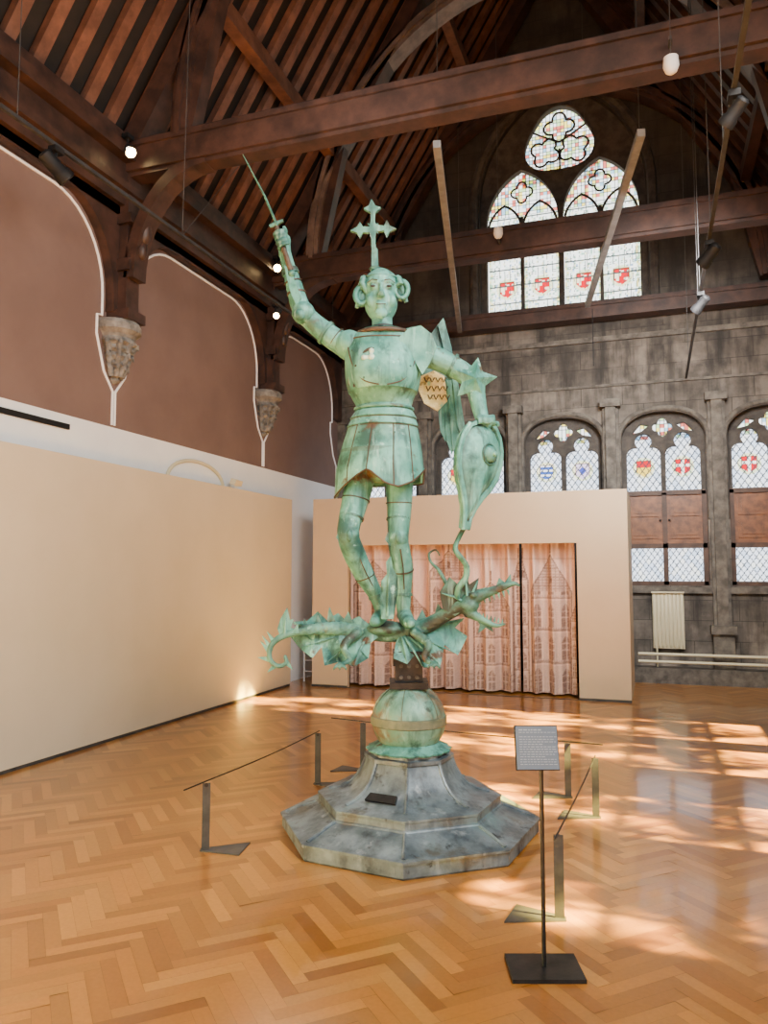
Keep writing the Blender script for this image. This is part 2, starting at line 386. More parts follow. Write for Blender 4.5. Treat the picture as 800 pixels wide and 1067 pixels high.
for j in range(3):
    an=PI/2+j*2*PI/3; bar(foil(GC+.27*cos(an),8.7+.27*sin(an),.25,4,ph=an),.018,close=True)
    an+=PI/3; bar([(GC+.1*cos(an),8.7+.1*sin(an)),(GC+.52*cos(an),8.7+.52*sin(an))],.016)
pane('rose_pane',GC-.64,GC+.64,8.08,9.36,YB+.31,'rose',4,r)
# stone trims on the end wall
mb=MB()
for x in [LW[0]-.72]+[(LW[i]+LW[i+1])/2 for i in range(4)]:
    mb.bb(x-.075,x+.075,YB-.17,YB,.0,4.25).bb(x-.12,x+.12,YB-.09,YB,.0,4.25).bb(x-.17,x+.17,YB-.24,YB,.72,.84).bb(x-.14,x+.14,YB-.19,YB,.0,.72).bb(x-.15,x+.15,YB-.2,YB,4.15,4.27)
struct(build(mb,'trim_2',TRAC),'slim stone pilasters between the lower windows','trim')
mb=MB().bb(XL,XR,YB-.06,YB,1.3,1.39).bb(XL,XR,YB-.05,YB,5.22,5.3).bb(XL,XR,YB-.025,YB,4.5,4.54).bb(XL,XR,YB-.3,YB,.0,.22)
struct(build(mb,'trim_3',TRAC),'stone sill, plinth and string courses of the end wall','trim')
# unseen right wall; window heights and mottled panes shaped for the sun patches
RW=[(3.82,.32,1.9,2.25),(5.4,.44,2.4,2.8),(7.2,.45,2.5,3.0),(8.5,.48,4.0,4.9)]
mX=lambda u,v,w:(XR+.15+w,u,v)
struct(build(MB().plate([(1.9,0),(YB+.1,0),(YB+.1,6),(1.9,6)],[arch(c,a,.9,zs,za) for c,a,zs,za in RW],.3,mX),'wall_right',STONE2),'stone side wall with tall windows','wall')
for i,(c,a,zs,za) in enumerate(RW):
    r=empty('window_%d'%(i+7),(XR+.15,c,.9)); struct(r,'right side wall window, amber pane mottled to pattern the sun','window')
    q=MB().bb(XR+.12,XR+.18,c-.02,c+.02,.9,za-.05)
    for zz in (1.3,1.75): q.bb(XR+.12,XR+.18,c-a,c+a,zz-.01,zz+.01)
    build(q,'mullion',TRAC,r)
    build(MB().bb(XR+.2,XR+.205,c-a-.02,c+a+.02,.88,za+.02),'pane',AMBER,r)
# ---------------------------------------------------------------- roof
ZE=5.95
def rp(s,y,side=-1): return Vector((XC+side*(XR-XL)/2*(1-s),y,ZE+(RZ-ZE)*s))
def roofz(x): return ZE+(RZ-ZE)*(1-abs(x-XC)/((XR-XL)/2))+.112
mb=MB()
for sd in (-1,1):
    q=[rp(-.03,YF,sd),rp(1,YF,sd),rp(1,YB+.3,sd),rp(-.03,YB+.3,sd)]
    nrm=(q[1]-q[0]).cross(q[2]-q[1]).normalized(); nrm=nrm if nrm.z>0 else -nrm
    mb.poly([p+nrm*.06 for p in q],nrm*.06)
ce=build(mb,'ceiling',BOARD); struct(ce,'steep dark boarded timber roof with exposed rafters','ceiling')
for sd in (-1,1):
    y=1.2
    while y<12.2:
        a,b=rp(0,y,sd),rp(1,y,sd)
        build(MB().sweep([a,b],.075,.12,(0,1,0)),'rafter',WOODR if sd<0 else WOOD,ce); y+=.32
    for s in (.25,.62):
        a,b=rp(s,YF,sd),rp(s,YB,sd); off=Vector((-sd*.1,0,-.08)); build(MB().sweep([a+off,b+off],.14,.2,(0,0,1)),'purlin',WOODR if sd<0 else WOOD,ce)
mb=MB()
for (d,z0,z1) in ((.1,5.2,5.3),(.16,5.3,5.42),(.24,5.42,5.5),(.18,5.5,5.72),(.3,5.72,5.84),(.24,5.84,5.98)): mb.bb(XL,XL+d,YF,YB,z0,z1)
struct(build(mb,'trim_4',WOOD),'dark moulded timber cornice along the top of the brown wall','trim')
mb=MB()
for (d,z0,z1) in ((.16,5.3,5.5),(.3,5.6,5.95)): mb.bb(XR-d,XR,2,YB,z0,z1)
struct(build(mb,'trim_5',WOOD),'dark timber cornice on the right side wall','trim')
TY=[6.3,9.45,12.08]; TB=5.6
tl=['nearest dark timber roof truss crossing above the statue','middle timber roof truss behind the raised arm and cross','dark timber roof truss against the stone gable wall']
for k,y in enumerate(TY):
    r=empty('roof_truss',(XC,y,TB)); tag(r,tl[k],'roof truss')
    if k<2: q=MB().bb(XL,XR,y-.13,y+.13,TB+.04,TB+.36).bb(XL,XR,y-.09,y+.09,TB,TB+.05).bb(XL,XR,y-.16,y+.16,TB+.28,TB+.33)
    else: q=MB().bb(XL,XR,y-.13,y+.13,TB-.08,TB+.18).bb(XL,XR,y-.16,y+.16,TB+.1,TB+.15)
    build(q,'tie_beam',WOOD,r)
    pts=[(XC-3.0*cos(t),y,TB+.3+3.5*sin(t)) for t in [PI*i/40 for i in range(41)]]
    build(MB().sweep(pts,.17,.26,(0,1,0)).sweep([Vector(p)+Vector((0,-.14,0)) for p in pts],.06,.05,(0,1,0)),'arch_brace',ARCHW if k==1 else WOOD,r)
    for sd in (-1,1):
        a,b=rp(0,y,sd),rp(1,y,sd); off=Vector((-sd*.12,0,-.14)); build(MB().sweep([a+off,b+off],.2,.26,(0,1,0)),'principal_rafter',WOOD,r)
        xw=XL if sd<0 else XR; x1=xw-sd*.2
        if k<2:
            build(MB().bb(min(xw,x1),max(xw,x1),y-.1,y+.1,4.12,TB).bb(min(xw,xw-sd*.26),max(xw,xw-sd*.26),y-.14,y+.14,4.12,4.22).bb(min(xw,xw-sd*.25),max(xw,xw-sd*.25),y-.13,y+.13,4.62,4.74).bb(min(xw,xw-sd*.27),max(xw,xw-sd*.27),y-.14,y+.14,5.1,5.2),'wall_post',WOOD,r)
            pts=[(xw-sd*(.22+.85*(1-cos(t))),y,4.55+1.1*sin(t)) for t in [PI/2*i/10 for i in range(11)]]
            build(MB().sweep(pts,.12,.2,(0,1,0)),'knee_brace',WOOD,r)
            build(MB().ell((xw-sd*.3,y,5.05),(.1,.08,.16)).ell((xw-sd*.3,y,4.85),(.06,.06,.1)),'carved_boss',WOOD,r,smooth=60)
        build(MB().sweep([(XC+sd*2.95,y,TB+.3),rp(.3,y,sd)+Vector((-sd*.1,0,-.1))],.12,.16,(0,1,0)),'strut',WOOD,r)
    build(MB().bb(XC-1.6,XC+1.6,y-.08,y+.08,9.3,9.55),'collar_beam',WOOD,r)
# corbels, wall arches and white outlines
posts=[3.25]+TY
for k,y in enumerate(TY[:2]):
    r=empty('corbel',(XL,y,3.5)); tag(r,['carved grey stone corbel under the nearest wall post','carved grey stone corbel under the farther wall post near the raised arm'][k],'corbel')
    def half(prof,n=10,wob=0):
        q=MB(); rings=[]
        for i,(rr,zz) in enumerate(prof):
            ring=[]
            for j in range(n+1):
                t=-PI/2+PI*j/n; rad=rr*.92*(1+wob*(j%2)*(i%2)); ring.append(Vector((XL+rad*cos(t)*1.05,y+rad*sin(t),zz)))
            rings.append(ring)
        return q.loft(rings)
    build(half([(.25,4.12),(.27,4.08),(.27,4.02),(.22,3.98),(.2,3.95)]),'abacus',CORB,r)
    build(half([(.2,3.95),(.215,3.9),(.18,3.87),(.185,3.83),(.15,3.8),(.17,3.76),(.13,3.72),(.14,3.68),(.1,3.64),(.1,3.6),(.05,3.56),(.06,3.53),(.02,3.5)],14,.12),'bell',CORB,r)
    for j in range(5):
        t=-PI/2+PI*(j+.5)/5; q=MB()
        for m_ in range(3):
            rr=.17-.043*m_; zz=3.9-.12*m_
            q.tube([(XL+rr*cos(t)*.9,y+rr*sin(t)*.9,zz-.09),(XL+(rr+.02)*cos(t),y+(rr+.02)*sin(t),zz-.02),(XL+(rr+.055)*cos(t),y+(rr+.055)*sin(t),zz+.0),(XL+(rr+.055)*cos(t),y+(rr+.055)*sin(t),zz-.035)],[.03,.032,.023,.012],8)
        build(q,'carved_leaf',CORB,r,smooth=60)
def archcurve(y0,y1,off=0):
    a,b=y0+.16+off,y1-.16-off; rr=.7; zt=5.22-off; zs=4.2; pts=[(a,zs)]
    for i in range(11): t=PI/2*i/10; pts.append((a+rr*(1-cos(t)),zs+.15+(zt-zs-.15)*sin(t)))
    for i in range(10,-1,-1): t=PI/2*i/10; pts.append((b-rr*(1-cos(t)),zs+.15+(zt-zs-.15)*sin(t)))
    pts.append((b,zs)); return pts
for k in range(3):
    y0,y1=posts[k],posts[k+1]; cv=archcurve(y0,y1)
    pts=[(y0,4.2),(y0,5.45),(y1,5.45),(y1,4.2)]+cv[::-1]
    struct(build(MB().plate(pts,[],.1,lambda u,v,w:(XL+.05+w,u,v)),'trim_%d'%(6+k),WOOD),'curved timber wall brace framing a brown wall panel','trim')
    c2=archcurve(y0,y1,.05); c2=[(c2[0][0],4.15),]+c2+[(c2[-1][0],4.15)]
    path=[(y0+.02,3.08),(y0+.02,3.42),(y0+.16,3.6),(y0+.28,3.95),(y0+.28,4.14)]+c2+[(y1-.28,4.14),(y1-.28,3.95),(y1-.16,3.6),(y1-.02,3.42),(y1-.02,3.08)]
    struct(build(MB().tube([(XL+.006,u,v) for u,v in path],.013,6),'trim_%d'%(9+k),WHITE),'white painted outline around a brown wall panel','trim')
# arched white door head and device over the left partition
a=onX(172,500,XL).y; b=onX(230,502,XL).y; zc=onX(200,502,XL).z; ra=(b-a)/2
r=empty('door_1',(XL,(a+b)/2,0)); struct(r,'white arched door head showing above the partition','door')
build(MB().tube([(XL+.03,(a+b)/2-ra*cos(t),zc+ra*.42*sin(t)) for t in [PI*i/16 for i in range(17)]],.022,8),'door_arch',CREAM,r)
build(MB().poly([(XL,(a+b)/2-ra*cos(t),zc+ra*.42*sin(t)) for t in [PI*i/16 for i in range(17)]],(.02,0,0)),'fanlight',WHITE,r)
build(MB().bb(XL,XL+.02,(a+b)/2-ra,(a+b)/2+ra,.0,zc),'door_leaf',WHITE,r)
# ---------------------------------------------------------------- partitions and curtain
XP=-4.93; YP=10.04; HP=2.66
r=empty('partition_wall',(XP-.05,5,0)); tag(r,'long plain beige partition wall running along the left side','partition')
build(MB().bb(XP-.1,XP,-1,YP,0.03,HP),'panel',BEIGE,r); build(MB().bb(XP-.09,XP-.005,-1,YP-.01,0,.03),'base_strip',STEEL,r)
PL=onY(325,700,10.1).x; PR=onY(656,640,10.1).x
OL=onY(362,640,10.1).x; ORr=onY(602,640,10.1).x; OT=onY(480,567,10.1).z
r=empty('partition_wall',((PL+PR)/2,10.1,0)); tag(r,'beige partition box with a curtained opening behind the statue','partition')
build(MB().plate([(PL,0),(OL,0),(OL,OT),(ORr,OT),(ORr,0),(PR,0),(PR,HP),(PL,HP)],[],.08,mY(10.14)),'front_panel',TAN,r)
build(MB().bb(PR-.06,PR,10.18,11.7,0,HP),'side_panel',TAN,r); build(MB().bb(PL,PL+.06,10.18,11.7,0,HP),'side_panel',TAN,r)
build(MB().bb(PL+.06,PR-.06,11.64,11.7,0,HP),'back_panel',BLACK,r)  # coloured black to stand in for the shaded interior behind the curtain
build(MB().bb(OL,ORr,10.1,10.105,0,.008).bb(ORr,PR,10.085,10.1,0,.03).bb(PL,OL,10.085,10.1,0,.03),'base_strip',STEEL,r)
build(MB().cyl((OL-.1,10.36,OT+.06),(ORr+.1,10.36,OT+.06),.02),'curtain_rail',BLACK,r)
towers=[(.36,.33,1.42,.4,.2,.44),(.95,.22,1.02,.3,.14,.3),(1.48,.28,1.62,.3,.18,.5),(2.06,.26,1.15,.34,.16,.36),(2.42,.08,1.5,.3,.14,.3),(2.8,.27,1.36,.5,.18,.42),(3.14,.1,1.0,.25,.12,.24)]
def ccol(u,zz):
    base=(226,194,178); ink=(90,58,48); k=.05
    if zz<.3: k=.5 if (zz*13)%1<.4 else .26
    for (c,hf,zt,rh,cw0,ch) in towers:
        x=abs(u-c)
        if x<hf and zz<zt:
            cw=2*hf/max(1,round(hf*2/cw0)); fu=((u-c+hf)/cw)%1; fz=(zz/ch)%1
            k=.26
            if .18<fu<.82 and .12<fz<(.86-1.2*abs(fu-.5)**1.3):
                k=.72
                if abs(fu-.5)<.035 or abs(fz-.42)<.02 or abs(fz-.62)<.015: k=.28
                if .25>fu or fu>.75: k=.08
            if fz<.06: k=.66
            if .95<fz: k=.06
            if .06<fz<.11 and (fu*6)%1<.5: k=.5
            if x>hf-.018: k=.78
        elif zt<=zz<zt+rh and x<hf*(1-(zz-zt)/rh):
            k=.64 if ((zz*26)%1<.35 or ((u*22)%1<.22)) else .34
            if x>hf*(1-(zz-zt)/rh)-.018: k=.78
            if abs(zz-zt-rh*.3)<.05 and x<.03: k=.85
        elif zt+rh<=zz<zt+rh+.14 and x<.013: k=.75
    if 1.78<zz<1.8: k=max(k,.3)
    k=min(1,k*(.75+.45*h2(int(u*80),int(zz*80),1)))
    a,b=lin(base),lin(ink); return tuple(a[i]*(1-k)+b[i]*k for i in range(3))+(1,)
def curtain(px0,px1,label,u0):
    x0=onY(px0,650,10.32).x; x1=onY(px1,650,10.32).x; Wd=x1-x0; zt=OT+.05
    def f(a,b):
        u=a*Wd; s=u*2*PI/.26
        y=10.34+.07*sin(s+.7*sin(u*5))+.025*sin(s*2.3+1+b)+.02*(1-b)*sin(u*9)
        return (x0+u,y,.03+b*(zt-.03))
    o=grid('curtain',f,int(Wd/.0095),190,lambda a,b:ccol(u0+a*Wd,.03+b*(zt-.03)),CURT,smooth=180)
    tag(o,label,'curtain')
curtain(364,541,'wide pink curtain printed with a sepia townscape filling most of the opening',0)
curtain(544,600,'narrow pink printed curtain at the right end of the opening',2.42)
# white rack in the gap
g=Vector((-4.83,10.5,0))
r=empty('folding_rack',g); tag(r,'narrow white metal rack standing in the gap between the partitions','rack')
build(MB().tube([(-4.93,10.5,0),(-4.93,10.5,.92),(-4.72,10.5,.92),(-4.72,10.5,0)],.014,8),'frame',WHITE,r)
for i in range(5): build(MB().cyl((-4.93,10.5,.15+i*.16),(-4.72,10.5,.15+i*.16),.008,n=8),'rung',WHITE,r)
p=onX(244,500,XP-.05); r=empty('floodlight',(XP-.05,p.y,HP)); tag(r,'small white floodlight on top of the long partition','floodlight')
build(MB().bb(XP-.08,XP-.02,p.y-.03,p.y+.03,HP,HP+.05),'bracket',WHITE,r); build(MB().box((XP-.02,p.y,HP+.08),(.08,.17,.07),Matrix.Rotation(R(20),3,'Y')),'lamp_head',CREAM,r)
# ---------------------------------------------------------------- radiator and pipes
a=onY(680,648,YB-.16); b=onY(713,648,YB-.16); zt=onY(696,618,YB-.16).z; zb=onY(696,676,YB-.16).z
r=empty('radiator',((a.x+b.x)/2,YB-.16,0)); tag(r,'cream ribbed panel radiator below the shuttered window','radiator')
build(MB().bb(a.x,b.x,YB-.12,YB-.08,zb,zt),'panel',CREAM,r)
nf=8
for i in range(nf):
    x=a.x+(b.x-a.x)*(i+.5)/nf; build(MB().tube([(x,YB-.12,zb+.03),(x,YB-.14,zb+.06),(x,YB-.14,zt-.06),(x,YB-.12,zt-.03)],.021,8),'fin',CREAM,r,smooth=60)
build(MB().bb(a.x-.01,b.x+.01,YB-.17,YB-.06,zt,zt+.02),'top_grille',CREAM,r)
build(MB().cyl((a.x+.05,YB-.1,.22),(a.x+.05,YB-.1,zb),.012),'valve_pipe',CREAM,r)
for zz,lb in ((.42,'upper cream heating pipe along the foot of the end wall'),(.31,'lower cream heating pipe along the foot of the end wall')):
    tag(build(MB().tube([(PR+.05,YB-.28,zz),(XR-.02,YB-.28,zz)],.022,8),'heating_pipe',CREAM,smooth=60),lb,'pipe')
# ---------------------------------------------------------------- tracks, spotlights, sensors
def track(p0,p1,label,cables,m=RAIL,wd=.03):
    r=empty('light_track',(p0+p1)/2); tag(r,label,'light track')
    build(MB().sweep([p0,p1],wd,wd,(0,0,1)),'rail',m,r)
    for (t,top) in cables:
        q=p0.lerp(p1,t); top=top if top is not None else Vector((q.x,q.y,roofz(q.x)))
        build(MB().tube([q,top],.004,6),'suspension_cable',STEEL,r)
xa=-4.3
za=onX(0,110,xa).z
tA0=Vector((xa,2.5,za)); tA1=Vector((xa,10.6,za)); ymid=onX(190,236,xa).y
tm=(ymid-2.5)/8.1
track(tA0,tA1,'dark light track hanging along the brown wall',[(tm,Vector((-3.8,5.6,roofz(-3.8)))),(tm,onY(285,128,TY[1]-.3)),((onX(18,120,xa).y-2.5)/8.1,None),(.93,None)],RAIL)
xb=.53; zb_=4.5
track(Vector((xb,3.4,zb_)),Vector((xb,12.1,zb_)),'long dark light track running toward the rightmost end window',[(.25,None),(.4,None),(.58,None),(.62,None),(.9,None)])
for (a,b,l) in (((455,150),(479,345),'pale grey light track to the left of the gable window'),((668,138),(612,318),'pale grey light track crossing in front of the gable window')):
    A=onZ(*a,5.5); B=onZ(*b,5.5); track(A,B,l,[(.02,None),(.98,None)],GRAIL,.07)
B=onZ(617,322,5.45); tag(build(MB().tube([B,(B.x,B.y,4.6)],.006,6),'hanging_cord',BLACK),'short black cord hanging below the track end','cord')
def spot(loc,aim,label,lit=False,sz=1,top=None):
    loc=Vector(loc); d=(Vector(aim)-loc).normalized(); r=empty('spotlight',loc); tag(r,label,'spotlight')
    build(MB().tube([loc-d*.1*sz,loc-d*.085*sz,loc+d*.03*sz,loc+d*.04*sz,loc+d*.09*sz],[.03*sz,.045*sz,.047*sz,.055*sz,.058*sz],20),'lamp_head',BLACK,r,smooth=40)
    build(MB().cyl(loc+d*.088*sz,loc+d*.094*sz,.05*sz,.05*sz,20),'lens',LAMP if lit else IRON,r)
    t=top if top is not None else loc.z+.14
    build(MB().bb(loc.x-.035,loc.x+.035,loc.y-.05,loc.y+.05,t-.04,t).cyl((loc.x,loc.y,loc.z),(loc.x,loc.y,t-.03),.01,n=8),'bracket',BLACK,r)
st=Vector((SC.x,SC.y,2.2))
p=onX(58,174,xa); spot((xa,p.y,p.z),(-3.6,p.y+1.2,3.6),'large black spotlight at the left end of the wall track',sz=1.3,top=za-.018)
p=onY(133,155,TY[0]-.25); spot(p,st,'glowing spotlight on the left end of the nearest tie beam',True,1)
p=onY(288,278,TY[1]-.25); spot(p,st,'upper glowing spotlight on the middle truss near the raised hand',True,1)
p=onY(287,328,TY[1]-.4); spot(p,st,'lower glowing spotlight under the wall track end beside the raised arm',True,.8)
for (px,py,l,s) in ((752,264,'upper black spotlight on the right track',1.1),(741,318,'lower black spotlight on the right track',1.0),(775,108,'large black spotlight near the top right corner',.9)):
    d=ray(px,py-16)
    q=CAM+d*((zb_-H)/d.z); spot((xb,q.y,zb_-.14),(xb-1.0,q.y+.9,3.4),l,sz=s,top=zb_-.018)
for (px,py,y,l) in ((699,68,TY[0]-.25,'white hanging sensor cup below the nearest tie beam'),(519,243,TY[1]-.25,'small white sensor cup hanging before the gable window')):
    p=onY(px,py,y); r=empty('sensor',p); tag(r,l,'sensor')
    build(MB().lathe([(.02,.08),(.055,.06),(.06,-.01),(.045,-.05),(.02,-.07)],18,p),'housing',WHITE,r,smooth=50)
    build(MB().cyl(p+Vector((0,0,.07)),(p.x,p.y,roofz(p.x)-1.0),.004,n=6),'cable',STEEL,r)
    yb=TY[0] if y<7 else TY[1]; build(MB().bb(p.x-.012,p.x+.012,p.y,yb-.14,TB+.12,TB+.15),'bracket',STEEL,r)
# ---------------------------------------------------------------- statue
S=empty('statue',(SC.x,SC.y,0),PSI)
tag(S,'green copper statue of an armoured knight with raised arm standing on a dragon','statue')
def part(mb,name,m,parent=None,smooth=50,label=None):
    o=build(mb,name,m,parent or S,local=True,smooth=smooth)
    if label: o['label']=label
    return o
# plinth
prof=[(.79,0),(.80,.012),(.80,.078),(.812,.082),(.812,.095),(.775,.1),(.68,.134),(.585,.168),(.58,.176),(.57,.18),(.57,.214),(.575,.218),(.575,.23),(.55,.238),(.5,.246),(.425,.264),(.365,.297),(.32,.342),(.288,.397),(.268,.45),(.282,.455),(.282,.475),(.25,.48),(.25,.495),(.2,.5)]
ph=-PI/2+R(-4)
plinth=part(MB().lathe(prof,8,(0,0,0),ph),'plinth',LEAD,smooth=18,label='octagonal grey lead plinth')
for k in range(8):
    an=ph+k*PI/4; part(MB().tube([(r_*cos(an),r_*sin(an),z_) for r_,z_ in prof[14:20]],.012,6),'seam_roll',LEAD,plinth); part(MB().tube([(r_*cos(an),r_*sin(an),z_) for r_,z_ in prof[5:8]],.012,6),'seam_roll',LEAD,plinth)
a1,a2=ph,ph-PI/4
m1=Vector((cos(a1),sin(a1),0)); m2=Vector((cos(a2),sin(a2),0))
pp=[m1.lerp(m2,.2)*.43+Vector((0,0,.268)),m1.lerp(m2,.8)*.43+Vector((0,0,.268)),m1.lerp(m2,.8)*.375+Vector((0,0,.297)),m1.lerp(m2,.2)*.375+Vector((0,0,.297))]
part(MB().poly(pp,((m1+m2)*.006)+Vector((0,0,.012))),'repair_plate',IRON,plinth)
def wob(k,i): return 1+.09*abs(cos(k*PI/4)) if i in(1,2) else 1
part(MB().lathe([(.16,.56),(.25,.51),(.245,.5),(.17,.505),(.14,.49)],64,wob=wob),'petal_collar',VERD)
zc=SL(425,749).z
globe=part(MB().ell((0,0,zc),(.235,.235,.22),u=40,v=24),'globe',GLOBE)
part(MB().lathe([(.233,zc-.03),(.239,zc-.025),(.239,zc+.025),(.233,zc+.03)],40),'globe_band',GBAND,globe)
for k in range(6):
    an=k*PI/3+.3; part(MB().tube([(.238*cos(t)*cos(an),.238*cos(t)*sin(an),zc+.223*sin(t)) for t in [R(8)+R(70)*i/8 for i in range(9)]],.003,5),'globe_seam',GBAND,globe)
zi0=zc+.2; zi1=SL(423,684).z
sup=part(MB().bb(-.085,.085,-.085,.085,zi0+.03,zi1-.04).bb(-.12,.12,-.12,.12,zi0,zi0+.04).bb(-.1,.13,-.1,.1,zi1-.05,zi1+.04),'iron_support',IRON,smooth=0)
for x in (-.05,.0,.05):
    for zz in (.07,.14): part(MB().cyl((x,-.08,zi0+zz),(x,-.1,zi0+zz),.013,n=8),'bolt',STEEL,sup)
# knight body
def P(L): return [SL(a,b,c) for a,b,c,_ in L],[d*PX for *_,d in L]
def spl(pts,m_=4):
    out=[]
    for i in range(len(pts)-1):
        p0=pts[max(i-1,0)];p1=pts[i];p2=pts[i+1];p3=pts[min(i+2,len(pts)-1)]
        for k in range(m_):
            t=k/m_; out.append(.5*((2*p1)+(p2-p0)*t+(2*p0-5*p1+4*p2-p3)*t*t+(3*p1-p0-3*p2+p3)*t**3))
    return out+[pts[-1]]
def limb(mb,L,n=16):
    pts,rr=P(L); out=spl(pts); ro=[]
    for i in range(len(pts)-1):
        for k in range(4): t=k/4; ro.append(rr[i]*(1-t)+rr[i+1]*t)
    ro.append(rr[-1])
    mb.tube(out,ro,n); mb.ell(out[0],ro[0]); mb.ell(out[-1],ro[-1]); return mb
kb=MB()
limb(kb,[(378,486,0,16),(371,518,-.04,14.3),(364,545,-.1,11.8),(363,560,-.12,11.2),(369,577,-.07,11.6),(379,598,-.01,10.6),(391,619,.03,7.8),(398,636,.03,7)])
limb(kb,[(398,640,.05,8),(394,645,-.05,7.5),(390,648,-.14,5)])
limb(kb,[(416,486,.02,16),(416,525,.0,13.2),(415,552,-.03,11.3),(415,566,-.03,10.8),(419,590,.01,11.3),(420,615,.03,8.8),(420,636,.04,7)])
limb(kb,[(421,640,.06,8),(424,646,-.04,7.5),(428,650,-.13,5)])
kb.ell(SL(398,478,0),(.2,.16,.16)); kb.ell(SL(399,440,0),(.17,.12,.2)); kb.ell(SL(399,385,0),(.21,.16,.24))
limb(kb,[(366,364,.0,13.5),(345,351,0,12),(324,334,-.02,10.5),(314,322,-.03,10.5),(307,300,-.03,9),(300,276,-.04,7),(297,264,-.05,6.4)])
limb(kb,[(436,366,.0,13.5),(462,377,0,12),(486,391,-.02,11),(494,402,-.05,10),(499,424,-.12,8),(503,440,-.16,6.5)])
limb(kb,[(399,352,0,11),(398,334,.0,11)])
HC=SL(397,307,0)
kb.ell(HC+Vector((0,.02,.03)),(.122,.142,.15),u=28,v=18); kb.ell(HC+Vector((0,-.01,-.06)),(.11,.118,.13))
def hf(x,y,zz): return HC+Vector((x,y,zz))
kb.ell(hf(0,-.107,-.162),(.042,.03,.034))
kb.tube([hf(0,-.122,.035),hf(0,-.146,-.01),hf(0,-.162,-.05)],[.011,.014,.02],10); kb.ell(hf(0,-.146,-.054),(.03,.024,.015))
for s in (-1,1):
    kb.tube([hf(s*.02,-.13,.042),hf(s*.056,-.122,.05),hf(s*.092,-.094,.036)],[.008,.009,.007],8)
    kb.ell(hf(s*.052,-.11,.012),(.027,.016,.015)); kb.ell(hf(s*.062,-.082,-.07),(.038,.036,.048))
kb.ell(hf(0,-.126,-.104),(.037,.014,.01)); kb.ell(hf(0,-.124,-.121),(.031,.016,.012))
# gripping hand
g0,g1=SL(303,282,-.1),SL(284,228,-.1); ax=(g1-g0).normalized(); hc=SL(294,250,-.1)
kb.ell(SL(296,253,-.05),(.043,.033,.06),Matrix.Rotation(R(18),3,'Y'))
kb.tube([SL(297,266,-.05),SL(296,255,-.05)],[.042,.042],12)
e1=Vector((0,1,0)); e1=(e1-ax*e1.dot(ax)).normalized(); e2=ax.cross(e1)
for f in range(4):
    c=hc+ax*(.048-.031*f); L=[230,250,245,215][f]; pts=[]
    for k in range(9):
        t=R(30+L*k/8); pts.append(c+(e1*cos(t)+e2*sin(t))*.036)
    kb.tube(pts,[.016-.0006*k for k in range(9)],8); kb.ell(pts[-1],.0118,u=10,v=8); kb.ell(pts[0],.017,u=10,v=8)
pts=[hc+ax*.03+(e1*cos(R(t))+e2*sin(R(t)))*.04+ax*k*.013 for k,t in enumerate((-10,-45,-80,-110))]
kb.tube(pts,[.02,.019,.017,.014],8); kb.ell(pts[-1],.014,u=10,v=8)
# shield hand
hp=SL(505,442,-.17); kb.ell(hp,(.042,.032,.048))
for f in range(4):
    o_=Vector((-.045+.03*f,0,.02+.004*(f%2))); kb.tube([hp+o_,hp+o_+Vector((0,-.04,.02)),hp+o_+Vector((0,-.075,.0)),hp+o_+Vector((0,-.075,-.035))],[.015,.014,.013,.011],8)
kb.tube([hp+Vector((.04,0,0)),hp+Vector((.075,-.03,.0)),hp+Vector((.075,-.06,-.02))],[.017,.016,.012],8)
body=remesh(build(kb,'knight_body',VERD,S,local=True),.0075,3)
body['label']='standing armoured figure, one arm raised, knee bent'
for s in (-1,1):
    part(MB().ell(hf(s*.052,-.124,.012),(.018,.006,.008),u=12,v=8),'eye',DARK,body)
    part(MB().tube([hf(s*.022,-.138,.046),hf(s*.056,-.13,.054),hf(s*.088,-.103,.041)],.0032,6),'eyebrow',EDGE,body)
part(MB().tube([hf(-.03,-.136,-.111),hf(0,-.141,-.113),hf(.03,-.136,-.111)],.0032,6),'mouth_line',EDGE,body)
part(MB().tube([SL(398.5,345,0),SL(398.3,341,0)],[.088,.078],24),'neck_collar',DARK,body,label='dark neck collar')
hairo=part(MB().ell(hf(0,.045,.045),(.131,.134,.14),u=28,v=16),'hair',VERD,body)
for s,px,py in ((-1,375,310),(1,420,304)):
    c=SL(px,py,-.015)
    # lock falling from the temple, rolling outward into a loop
    pts=[hf(s*.115,-.06,.09),hf(s*.128,-.075,.05)]+[c+Vector((s*(-.012+.042*cos(t)),-.03-.006*i*.2,.058*sin(t))) for i,t in enumerate([R(150-330*i/16) for i in range(17)])]
    part(MB().tube(pts,[.02]*2+[.021-.0006*i for i in range(17)],10),'hair_curl',VERD,hairo)
    part(MB().ell(c+Vector((-s*.012,.01,0)),(.05,.035,.062),u=20,v=12),'hair_curl',VERDD,hairo)
    part(MB().tube([hf(s*.1,-.03,.11),hf(s*.135,-.03,.04),c+Vector((s*.02,.0,-.07))],[.02,.024,.014],10),'hair_strand',VERD,hairo)
zt=HC.z+.15
crown=part(MB().tube([(HC.x+.124*cos(t),.03+.131*sin(t),zt-.04+.012*sin(t)) for t in [2*PI*i/32 for i in range(32)]],.006,8,close=True),'circlet',VERDD)
part(MB().lathe([(.035,zt+.02),(.042,zt+.035),(.022,zt+.05),(.016,SL(390,258).z)],12,(SL(391,270).x,.02,0)),'cross_socket',VERDD,crown)
def flat(L,dy,th,mb=None):
    return (mb or MB()).poly([SL(a,b,dy) for a,b in L],(0,th,0))
cx0=[(387,207),(391,214),(397,216),(391,221),(390.5,230),(392,234),(400,235),(403,229),(406,235),(413,238),(406,241),(403,246),(400,240),(392,241),(391,246),(391.5,258),(393,277),(387,277),(387,258),(386.5,246),(385,242),(378,242),(375,247),(372,242),(365,240),(372,236),(375,231),(378,236),(385,236),(386,230),(386,221),(379,217),(384,214)]
